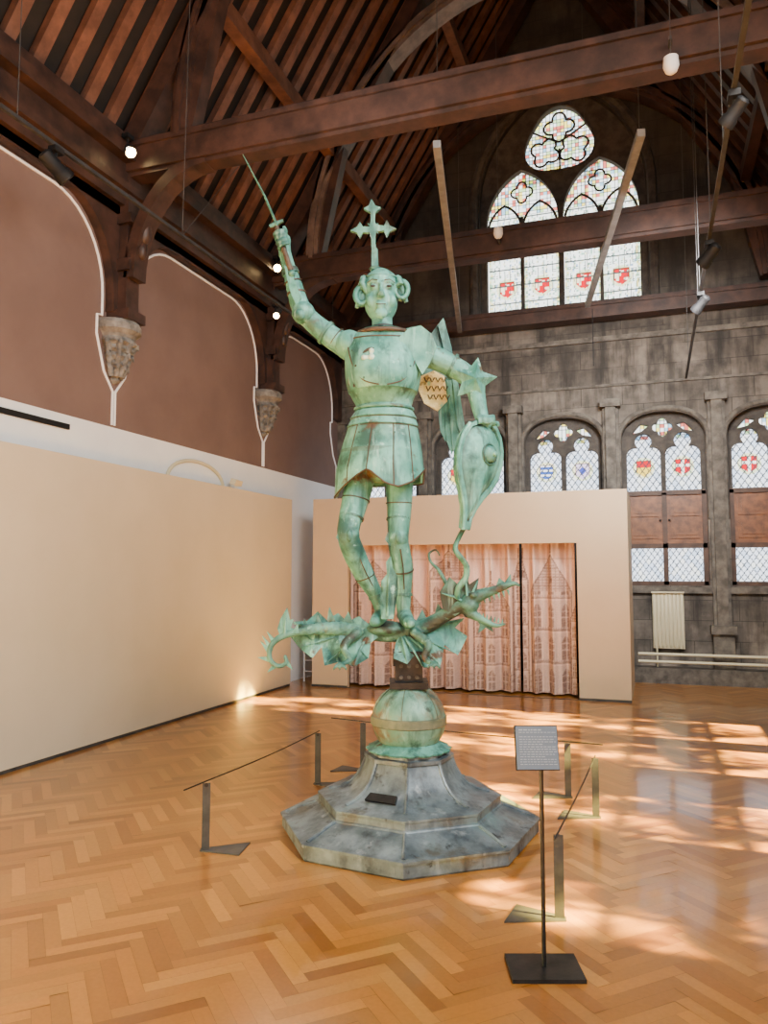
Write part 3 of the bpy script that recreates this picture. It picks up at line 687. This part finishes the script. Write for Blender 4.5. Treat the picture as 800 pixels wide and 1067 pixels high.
cr=part(flat(cx0,-.0,.03),'crown_cross',VERDD,smooth=0)
for k in range(4):
    an=PI/4+k*PI/2; c0=SL(388.5,238,.01); part(MB().tube([c0+Vector((.01*cos(an),0,.01*sin(an))),c0+Vector((.05*cos(an),0,.05*sin(an)))],[.012,.003],6),'cross_ray',VERDD,cr)
# cuirass
def ring(pxc,py,hw,ry,cy=0,n=40,e=.85):
    c=SL(pxc,py,0); rx=hw*PX; out=[]
    for k in range(n):
        t=2*PI*k/n; x=math.copysign(abs(cos(t))**e,cos(t)); y=math.copysign(abs(sin(t))**e,sin(t)); out.append(Vector((c.x+rx*x,cy+ry*y,c.z)))
    return out
cu=MB().loft([ring(399,346,22,.12),ring(399,349,28,.145),ring(400,354,37,.165),ring(400,361,40,.18),ring(399,370,40.5,.2,-.01),ring(399,382,40,.225,-.03,e=.92),ring(399,394,39.5,.235,-.04,e=.95),ring(399,404,38,.23,-.04,e=1),ring(399,411,36,.215,-.03,e=1),ring(399,412,34.5,.195,-.025,e=1),ring(399,418,31.5,.17,-.015,e=1),ring(400,424,29,.145,-.005,e=1),ring(400,430,30,.145,-.005,e=1)])
cui=part(cu,'cuirass',VERD,smooth=40)
part(MB().tube(ring(400,427,30,.15,-.005,e=1),.011,8,close=True),'waist_belt',VERDD,cui)
for sx in (-1,1):
    pts=[SL(399+sx*a_,b_,0)+Vector((0,c_,0)) for a_,b_,c_ in ((36,364,-.1),(33,380,-.165),(27,396,-.2),(18,406,-.235),(4,410,-.248))]
    part(MB().tube(spl(pts),.005,6),'plate_seam',EDGE,cui)
    for a_,b_,c_ in ((34,372,-.14),(30,390,-.195),(22,403,-.225)): part(MB().ell(SL(399+sx*(a_-3),b_,0)+Vector((0,c_-.012,0)),.009,u=8,v=6),'rivet',VERDD,cui)
part(MB().tube(ring(400,358,39.3,.176),.005,6,close=True),'neck_seam',EDGE,cui)
q=MB(); c0=SL(387,374,-.232); q.box(c0,(.02,.03,.1)).box(c0+Vector((0,0,.008)),(.088,.03,.02)).ell(c0+Vector((0,-.014,.008)),(.022,.016,.022),u=10,v=8)
for dx,dz in ((0,.052),(0,-.052),(.048,.008),(-.048,.008)): q.ell(c0+Vector((dx,-.004,dz)),(.017,.018,.017),u=10,v=8)
part(q,'breast_cross',PALE,cui,smooth=40)
part(MB().ell(SL(387,373,-.212),(.066,.014,.07)),'breast_cross_ground',EDGE,cui)
for x in (371,424):
    for py in (398,408): part(MB().box(SL(x,py,-.0)+Vector((0,-.238+abs(x-398)*.0028,0)),(.026,.02,.018)),'strap',EDGE,cui,smooth=0)
part(MB().tube(ring(400,351,27,.155,-.02),[.015]*40,8,close=True),'gorget',EDGE,cui)
part(MB().lathe([(.1,0),(.145,.006),(.155,.016),(.12,.024),(.09,.02)],32,SL(399,349,-.01)),'collar_plate',VERD,cui)
# skirt
hem=[(345,516),(350,519),(362,508),(374,499),(384,493),(392,500),(402,508),(414,511),(428,505),(436,497),(442,489),(450,486)]
def hemy(px):
    for (a,b),(c,d) in zip(hem,hem[1:]):
        if a<=px<=c: return b+(d-b)*(px-a)/(c-a)
    return hem[0][1] if px<345 else hem[-1][1]
rings=[]
def skp(t): return 430+60*t,31+15*t**.72,.155+.08*t
TS=(0,.13,.27,.6,1)
for t in TS:
    py,hw,ry=skp(t)
    if t and t<.5: rings.append(ring(400-4*t,py-.8,hw+.6,ry+.005,-.01,64,e=1))
    rings.append(ring(400-4*t,py,hw-(.4 if t<.5 else 0),ry-.003,-.01,64,e=1))
last=rings[-1]; low=[]; c0=SL(396,490).x
for k,v in enumerate(last):
    px=396+(v.x-c0)/PX
    y_=hemy(px) if v.y<.05 else 503
    low.append(Vector((c0+(v.x-c0)*1.03,v.y*1.04,SL(396,y_).z)))
rings.append(low); rings.append([Vector((c0+(v.x-c0)*.93,v.y*.93,v.z+.01)) for v in low]); rings.append([Vector((c0+(v.x-c0)*.9,v.y*.9,SL(396,470).z)) for v in last])
sk=part(MB().loft(rings),'skirt',VERD,smooth=30)
part(MB().tube(low,.0055,6,close=True),'hem_edge',EDGE,sk)
for t in TS[1:3]:
    py,hw,ry=skp(t); part(MB().tube(ring(400-4*t,py+.6,hw-.2,ry,-.01,48,e=1),.003,5,close=True),'lame_seam',EDGE,sk)
for k in (40,45,51,56): part(MB().tube([rings[4][k],rings[5][k],rings[6][k],low[k]],.0042,5),'plate_seam',EDGE,sk)
for px in (374,411):
    for py in (436,443,450): part(MB().ell(SL(px,py,-.165-.0012*(py-434)),.008,u=8,v=6),'rivet',VERDD,sk)
# limbs armour
part(MB().ell(SL(432,361,-.03),(.13,.145,.12),Matrix.Rotation(R(20),3,'Y'),u=28,v=16),'pauldron',VERD)
part(flat([(415,352),(426,342),(438,339),(450,348),(455,362),(448,378),(440,390),(432,376),(422,368)],-.178,.03),'pauldron_plate',VERD,smooth=0)
part(MB().ell(SL(364,360,-.01),(.098,.12,.098),u=28,v=16),'pauldron',VERD)
def band(a,b,r_,m=VERDD,nm='arm_band'): part(MB().tube([SL(*a),SL(*b)],[r_,r_],20),nm,m)
band((338,346,-.01),(341,348,-.01),.083); band((350,353,0),(350.7,353.5,0),.08,EDGE)
part(MB().ell(SL(316,326,-.05),(.076,.08,.075)).ell(SL(312,328,-.115),(.038,.033,.038)),'elbow_guard',VERD)
band((303,286,-.04),(301.5,281,-.04),.056,VERDD,'vambrace_band'); band((309,307,-.03),(308.6,305,-.03),.063,EDGE,'vambrace_band'); band((305.5,295,-.035),(305.2,294,-.035),.059,EDGE,'vambrace_band')
part(flat([(309,318),(303,306),(299,290),(296,276),(303,280),(308,296),(314,310)],-.105,.02),'vambrace_plate',VERD,smooth=0)
c=SL(494,396,-.12); q=MB(); star=[]
for k in range(10):
    an=R(8)+k*PI/5; rr=.15 if k%2==0 else .078; star.append(c+Vector((rr*cos(an),0,rr*sin(an))))
a_=[q.bm.verts.new(p) for p in star]; t_=q.bm.verts.new(c+Vector((0,-.06,0))); b_=q.bm.verts.new(c+Vector((0,.04,0)))
for i in range(10): q.face((a_[i],a_[(i+1)%10],t_)); q.face((a_[(i+1)%10],a_[i],b_))
part(q,'star_elbow_guard',VERD,smooth=0)
band((470,380,-.01),(473,381.5,-.01),.08)
for (px,py,dy) in ((364,558,-.138),(415,560,-.058)):
    kg=part(MB().ell(SL(px,py,dy),(.064,.05,.072)).ell(SL(px,py,dy-.045),(.02,.022,.04)),'knee_guard',VERD)
    part(flat([(px-11,py-6),(px-14,py+2),(px-9,py+9),(px-4,py+4),(px-4,py-5)],dy-.015,.02),'knee_wing',VERDD,kg,smooth=0)
for (a,b,r_) in (((366.5,538,-.085),(366,540,-.088),.08),((415,540,-.015),(415,542,-.017),.078),((392,620,.03),(393,623,.03),.054),((420,618,.035),(420,621,.035),.059)): band(a,b,r_,VERDD,'leg_band')
for (a,b,r_) in (((370.8,520,-.045),(370.6,521,-.046),.091),((415.5,524,0),(415.5,525,0),.085),((380,600,-.005),(380.4,601,-.003),.067),((419.5,594,.01),(419.6,595,.012),.072)): band(a,b,r_,EDGE,'leg_band')
part(MB().tube(spl([SL(371,572,-.143),SL(379,592,-.094),SL(390,614,-.023)]),.004,6),'greave_seam',EDGE); part(MB().tube(spl([SL(417,572,-.094),SL(420,592,-.067),SL(421,614,-.026)]),.004,6),'greave_seam',EDGE)
# shield, rounded above and narrowing into a tail, turned partly edge-on
ol=[(499,437),(507,438),(514,445),(519,457),(521,471),(520,485),(516,499),(509,511),(500,521),(493,531),(488,541),(486,552),(481,552),(482,540),(482,528),(480,515),(477,501),(475,486),(476,469),(480,453),(488,441)]
def SH(a,b): return SL(a,b,-.2+.006*(a-498))
sc_=SH(498,477); op=[SH(a,b) for a,b in ol]; sn=Vector((.69,-.72,0))
def sr(k,dy): return [sc_+(p-sc_)*k+sn*(-dy) for p in op]
sh=part(MB().loft([sr(.97,.03),sr(1,0),sr(1,-.025),sr(.9,-.027),sr(.885,-.01),sr(.75,-.04),sr(.55,-.065),sr(.3,-.08),sr(.05,-.085)]),'shield',VERD,smooth=40)
part(MB().tube(sr(.99,-.012),.015,8,close=True),'shield_rim',VERD,sh)
bc=SH(499,475)+sn*.078; rot=Matrix.Rotation(R(44),3,'Z')
part(MB().ell(bc,(.054,.045,.056),rot).ell(bc+sn*.042,(.018,.018,.018),u=10,v=8),'shield_boss',VERD,sh)
part(MB().tube([bc+sn*.008+(Vector((sn.y,-sn.x,0))*cos(t)+Vector((0,0,1))*sin(t))*.064 for t in [2*PI*i/24 for i in range(24)]],.006,6,close=True),'boss_ring',VERDD,sh)
# sword
sw=part(MB().tube([SL(289,236,-.1),SL(276,205,-.1),SL(253,161,-.1)],[.02,.016,.006],8,flat=.45),'sword',VERDD,label='thin broken blade held upright')
part(MB().tube([SL(303,282,-.1),SL(288,236,-.1)],[.018,.016],10),'grip',EDGE,sw)
part(MB().tube([SL(281,236,-.1),SL(287,233,-.1),SL(295,230,-.1)],[.012,.016,.012],8),'guard',VERDD,sw); part(MB().ell(SL(304,285,-.1),.024),'pommel',VERDD,sw)
# wing
wg=part(flat([(446,352),(456,338),(462,334),(467,352),(472,378),(472,420),(467,430),(455,426),(444,420),(438,405),(442,380)],.22,.03),'wing',VERDD,smooth=0)
for k,(a,b,c_) in enumerate((((456,400),(464,460),4),((463,398),(471,474),4.5),((468,396),(478,484),4.6),((472,380),(482,458),4))):
    A=SL(*a,.2-.01*k);B=SL(*b,.2-.01*k); d=(B-A); sd=Vector((d.z,0,-d.x)).normalized()*c_*PX
    part(MB().poly([A-sd*.6,A+sd*.6,A+d*.8+sd,B,A+d*.8-sd],(0,.015,0)),'feather',VERD,wg,smooth=0)
gc=part(flat([(438,392),(452,386),(463,392),(466,418),(456,428),(442,420),(436,406)],.185,.02),'gilded_covert',BRASS,wg,smooth=0)
for i in range(4):
    for j in range(3):
        c=SL(444+6*i+2*j,396+9*j,.18); part(MB().tube([c+Vector((-.014,0,.018)),c+Vector((0,-.004,-.016)),c+Vector((.016,0,.016))],.004,6),'feather_mark',EDGE,gc)
part(flat([(456,338),(462,331),(470,360),(477,400),(472,402)],.185,.015),'leading_edge',VERDD,wg,smooth=0)
# dragon
db=MB()
limb(db,[(297,684,-.1,1.8),(298,691,-.1,2.2),(289,694,-.1,2.4),(281,686,-.1,2.5),(283,672,-.1,2.9),(296,662,-.08,3.6),(318,657,-.06,4.8),(346,655,-.03,6.4),(374,657,0,8.4),(408,660,0,9.2),(440,654,-.03,8.2),(462,642,-.07,7),(478,632,-.1,7.8)])
hd=SL(488,630,-.12); db.ell(hd,(.068,.06,.056))
limb(db,[(488,626,-.12,8.2),(504,619,-.14,5.4),(521,613,-.16,3.9),(535,608,-.18,2.6),(542,611,-.18,.9)]); limb(db,[(488,638,-.12,6),(503,646,-.14,3.4),(516,652,-.16,2.4),(526,650,-.17,1)])
for s in (-1,1): db.ell(SL(493,620,-.12+s*.047),(.024,.02,.02)); 
db.ell(SL(522,610,-.165),(.02,.024,.016))
limb(db,[(432,660,-.08,5.6),(446,671,-.15,4.4),(442,686,-.18,3),(452,692,-.24,2)]); limb(db,[(372,660,-.08,5.6),(358,673,-.14,4.2),(364,687,-.16,2.9),(354,693,-.22,2)])
for (px,py,dy) in ((452,692,-.24),(354,693,-.22)):
    for e in (-5,0,5): limb(db,[(px,py-2,dy,1.9),(px+e,py+2,dy-.03,1.5),(px+e*1.3,py+5,dy-.03,.9)],8)
db.ell(SL(402,655,.02),(.15,.12,.05))
rs=random.Random(8)
bpts=spl([SL(*p) for p in ((318,657,-.06),(346,655,-.03),(374,657,0),(408,660,0),(440,654,-.03),(462,642,-.07))],6)
kr=[4.8,6.4,8.4,9.2,8.2,7]
for i,p in enumerate(bpts):
    f=i/6; a_i=min(int(f),4); rr=(kr[a_i]+(kr[a_i+1]-kr[a_i])*(f-a_i))*PX
    for an in (-150,-115,-80,-45,-10,20):
        t=R(an+(i%2)*17)
        db.ell(p+Vector((rs.uniform(-.006,.006),rr*.92*sin(t),rr*.92*cos(t))),(.014,.01,.01),u=8,v=6)
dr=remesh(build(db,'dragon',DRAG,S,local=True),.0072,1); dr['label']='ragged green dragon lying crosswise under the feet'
for k in range(7):
    A=SL(499+5*k,624-k*1.6,-.14-.006*k); part(MB().tube([A,A+Vector((.008,0,-.036))],[.009,.002],6),'tooth',VERD,dr)
    B=SL(499+4*k,643+k*1.2,-.14-.005*k); part(MB().tube([B,B+Vector((.004,0,.03))],[.007,.002],6),'tooth',VERD,dr)
tp=spl([SL(484,549,-.2),SL(478,560,-.22),SL(474,572,-.24),SL(480,581,-.24),SL(486,590,-.22),SL(485,602,-.2),SL(478,612,-.18),SL(476,622,-.15)],3)
part(MB().tube(tp,.021,10,flat=.6),'serpent_tongue',VERD,dr,smooth=60)
L=[(476,626,-.06),(466,610,-.04),(457,594,-.02),(449,586,0),(447,577,.02),(454,573,.02),(458,579,.02)]
pts=spl([SL(*p) for p in L],3); part(MB().tube(pts,[.015-.011*i/(len(pts)-1) for i in range(len(pts))],8),'horn',DRAG,dr,smooth=60)
def wingp(L,dy0,dy1,name,ribs,m=VERDD,curl=0,rip=0):
    x0=min(a for a,b in L); x1=max(a for a,b in L); ys=[b for a,b in L]; y0_,y1_=min(ys),max(ys)
    def D(a,b): return dy0+(dy1-dy0)*(a-x0)/(x1-x0)+curl*((b-y0_)/(y1_-y0_))**2+rip*sin(a*.55)
    q=MB(); A=[SL(a,b,D(a,b)) for a,b in L]; q.poly(A,(0,.014,0)); bmesh.ops.triangulate(q.bm,faces=q.bm.faces)
    part(q,name,m,dr,smooth=0)
    for (a,b) in ribs:
        A=SL(*a,D(*a)-.008);B=SL(*b,D(*b)-.008)
        part(MB().tube([A,A.lerp(B,.5)+Vector((0,-.01,.008)),B],[.01,.007,.003],6),'wing_rib',VERD,dr,smooth=60)
# spread ragged bat wings drooping behind and below the body
wingp([(386,652),(374,642),(362,648),(352,639),(340,646),(331,637),(320,647),(304,648),(313,655),(302,663),(318,663),(312,676),(326,668),(325,686),(335,674),(338,694),(346,678),(354,690),(358,675),(369,695),(374,676),(384,686),(386,670),(394,664)],.04,-.02,'dragon_wing',[((380,655),(306,650)),((380,657),(314,674)),((381,659),(338,692)),((383,661),(368,693))],m=VERD,curl=-.16,rip=.014)
wingp([(420,656),(430,644),(441,651),(450,641),(462,648),(484,644),(474,654),(487,663),(472,664),(477,683),(463,672),(459,693),(449,677),(441,696),(436,678),(424,692),(422,677),(410,686),(412,670)],-.02,.0,'dragon_wing',[((424,658),(482,647)),((424,660),(476,681)),((423,662),(458,691)),((421,663),(440,694)),((419,664),(424,690))],m=VERD,curl=-.16,rip=.014)
wingp([(397,645),(401,632),(396,622),(400,615),(397,606),(403,598),(402,586),(407,579),(409,592),(414,600),(410,606),(415,614),(410,620),(412,632),(410,645)],-.16,-.16,'dragon_crest',[((404,642),(406,582))],VERD)
wingp([(292,664),(289,655),(293,656),(292,645),(297,648),(299,633),(302,646),(306,645),(303,654),(308,657),(301,664)],-.09,-.08,'tail_leaf',[((297,662),(299,637))],VERD)
for L in ([(284,678),(271,668),(279,682)],[(281,684),(268,685),(280,690)],[(285,691),(278,701),(290,695)],[(289,669),(278,658),(284,673)],[(296,692),(305,698),(299,686)],[(303,660),(310,650),(311,660)],[(282,672),(273,662),(280,678)]): wingp(L,-.1,-.1,'tail_spine',[],VERD)
for L in ([(326,653),(331,641),(336,652)],[(340,650),(343,632),(350,649)],[(356,649),(363,637),(368,650)],[(432,650),(440,635),(446,649)],[(452,642),(456,629),(464,638)],[(314,654),(317,645),(322,653)]): wingp(L,-.03,-.03,'back_spike',[])
wingp([(474,642),(461,634),(468,627),(458,617),(471,613),(468,601),(478,610),(484,596),(489,609),(499,602),(497,614),(507,612),(490,630)],-.12,-.15,'head_frill',[((485,628),(460,618)),((487,626),(484,599)),((490,624),(498,605))])
wingp([(516,613),(520,602),(526,607),(532,598),(533,607),(528,614)],-.16,-.16,'snout_frill',[])
wingp([(492,640),(500,651),(498,660),(506,654),(514,659),(512,652),(504,646)],-.13,-.15,'jaw_frill',[])
# ---------------------------------------------------------------- barrier posts and wires
def mkpost():
    r=empty('barrier_post',(0,0,0))
    build(MB().box((0,0,.19),(.045,.008,.38)),'upright',STEEL,r,local=True)
    pts=[(-.03,-.02,0),(.2,-.11,0),(.25,.09,0),(-.03,.02,0)]
    build(MB().poly(pts,(0,0,.008)),'foot',STEEL,r,local=True)
    build(MB().cyl((0,-.008,.37),(0,-.004,.37),.012,n=10),'rivet',IRON,r,local=True)
    return r
bp=[((214,886),0,'barrier post standing alone at the left of the plinth'),((331,817),0,'back left barrier post at the end of the left wire'),((378,803),PI,'barrier post directly behind the globe and plinth'),((592,831),PI,'back right barrier post, farther of the two'),((621,852),PI,'back right barrier post at the far end of the right wire'),((583,958),PI,'nearest barrier post beside the sign pole')]
proto=mkpost(); tops=[]
for i,(pp,rz,l) in enumerate(bp):
    o=proto if i==0 else copy_tree(proto); q=onZ(*pp); o.location=(q.x,q.y,.0); o.rotation_euler=(0,0,PSI+rz+(.1 if i==0 else -.2)); tag(o,l,'barrier post'); tops.append(Vector((q.x,q.y,.392)))
def wire(a,b,ext0,ext1,l):
    d=(b-a).normalized(); pts=[a-d*ext0+Vector((0,0,.004))]+[a.lerp(b,i/8)-Vector((0,0,.012*sin(PI*i/8))) for i in range(9)]+[b+d*ext1+Vector((0,0,.002))]
    tag(build(MB().tube(pts,.0045,6),'barrier_wire',IRON),l,'barrier wire')
wire(tops[0],tops[1],.22,.02,'left barrier wire sloping past the plinth'); wire(tops[2],tops[3],.3,.25,'rear barrier wire running behind the globe'); wire(tops[5],tops[4],.12,.02,'right barrier wire between the two right posts')
# ---------------------------------------------------------------- sign stand
q=onZ(567,1011); r=empty('sign_stand',(q.x,q.y,0),PSI); tag(r,'small information sign on a thin pole with square black base','sign')
build(MB().box((0,0,.008),(.29,.21,.016)),'base_plate',IRON,r,local=True)
build(MB().cyl((0,0,.016),(0,.0,.86),.009,n=12),'pole',IRON,r,local=True,smooth=50)
rot=Matrix.Rotation(R(-14),3,'X'); pc=Vector((-.02,-.02,.885))
pan=build(MB().box(pc,(.17,.01,.17),rot),'sign_panel',SIGN,r,local=True)
build(MB().box(pc+rot@Vector((0,.008,0)),(.178,.008,.178),rot),'panel_back',IRON,pan,local=True)
q=MB(); rr=random.Random(2)
for i in range(14):
    x=-.072; zz=.07-.0098*i-(.008 if i>1 else 0); e=.072 if i%5 else .02
    while x<e:
        L=rr.uniform(.006,.016); q.box(pc+rot@Vector((x+L/2,-.0055,zz)),(L,.0008,.005 if i==0 else .0026),rot); x+=L+.004
build(q,'lettering',LETTER,pan,local=True)
# ---------------------------------------------------------------- light, world, camera
w=bpy.data.worlds.new('World'); bpy.context.scene.world=w; w.use_nodes=True; nt=w.node_tree
bg=nt.nodes['Background']; bg.inputs[0].default_value=(1,.985,.95,1)
tc=nt.nodes.new('ShaderNodeTexCoord'); sx=nt.nodes.new('ShaderNodeSeparateXYZ'); mr=nt.nodes.new('ShaderNodeMapRange')
nt.links.new(tc.outputs['Generated'],sx.inputs[0]); nt.links.new(sx.outputs[1],mr.inputs[0])
mr.inputs[1].default_value=-.4; mr.inputs[2].default_value=.6; mr.inputs[3].default_value=1.15; mr.inputs[4].default_value=3.8
nt.links.new(mr.outputs[0],bg.inputs[1])
def lamp(name,kind,loc,aim,en,col,**kw):
    l=bpy.data.lights.new(name,kind); l.energy=en; l.color=col
    for k,v in kw.items(): setattr(l,k,v)
    o=bpy.data.objects.new(name,l); C.objects.link(o); o.location=loc
    o.rotation_euler=(Vector(aim)-Vector(loc)).to_track_quat('-Z','Y').to_euler(); return o
lamp('sun','SUN',(8,5,6),(7,5.03,5.39),200,(1,.9,.45),angle=.02)
for p in (onY(133,155,TY[0]-.3),onY(288,278,TY[1]-.35)): lamp('spot_lamp','SPOT',p,st,300,(1,.9,.74),spot_size=R(60),spot_blend=.6,shadow_soft_size=.06)
lamp('gallery_lamp','AREA',(1.7,2.4,4.9),(-1.6,4.8,2.4),290,(1,.97,.9),size=3.0,spread=R(115))  # added area light from the right that models the statue, no fixture
lamp('roof_lamp','AREA',(-2.4,5.0,5.3),(-4.4,8,8.0),26,(1,.93,.86),size=1.2)  # added fill that brightens the rafters, no fixture
lamp('end_wall_lamp','AREA',(.4,7.6,4.8),(-.4,12.3,3.2),190,(1,.97,.93),size=1.2,spread=R(100))  # added wash that brightens the end wall, no fixture
cam=bpy.data.cameras.new('Camera'); co=bpy.data.objects.new('Camera',cam); C.objects.link(co)
co.location=CAM; co.rotation_euler=(PI/2+TH,0,PSI); cam.sensor_fit='HORIZONTAL'; cam.sensor_width=36; cam.lens=36; cam.clip_end=200
bpy.context.scene.camera=co
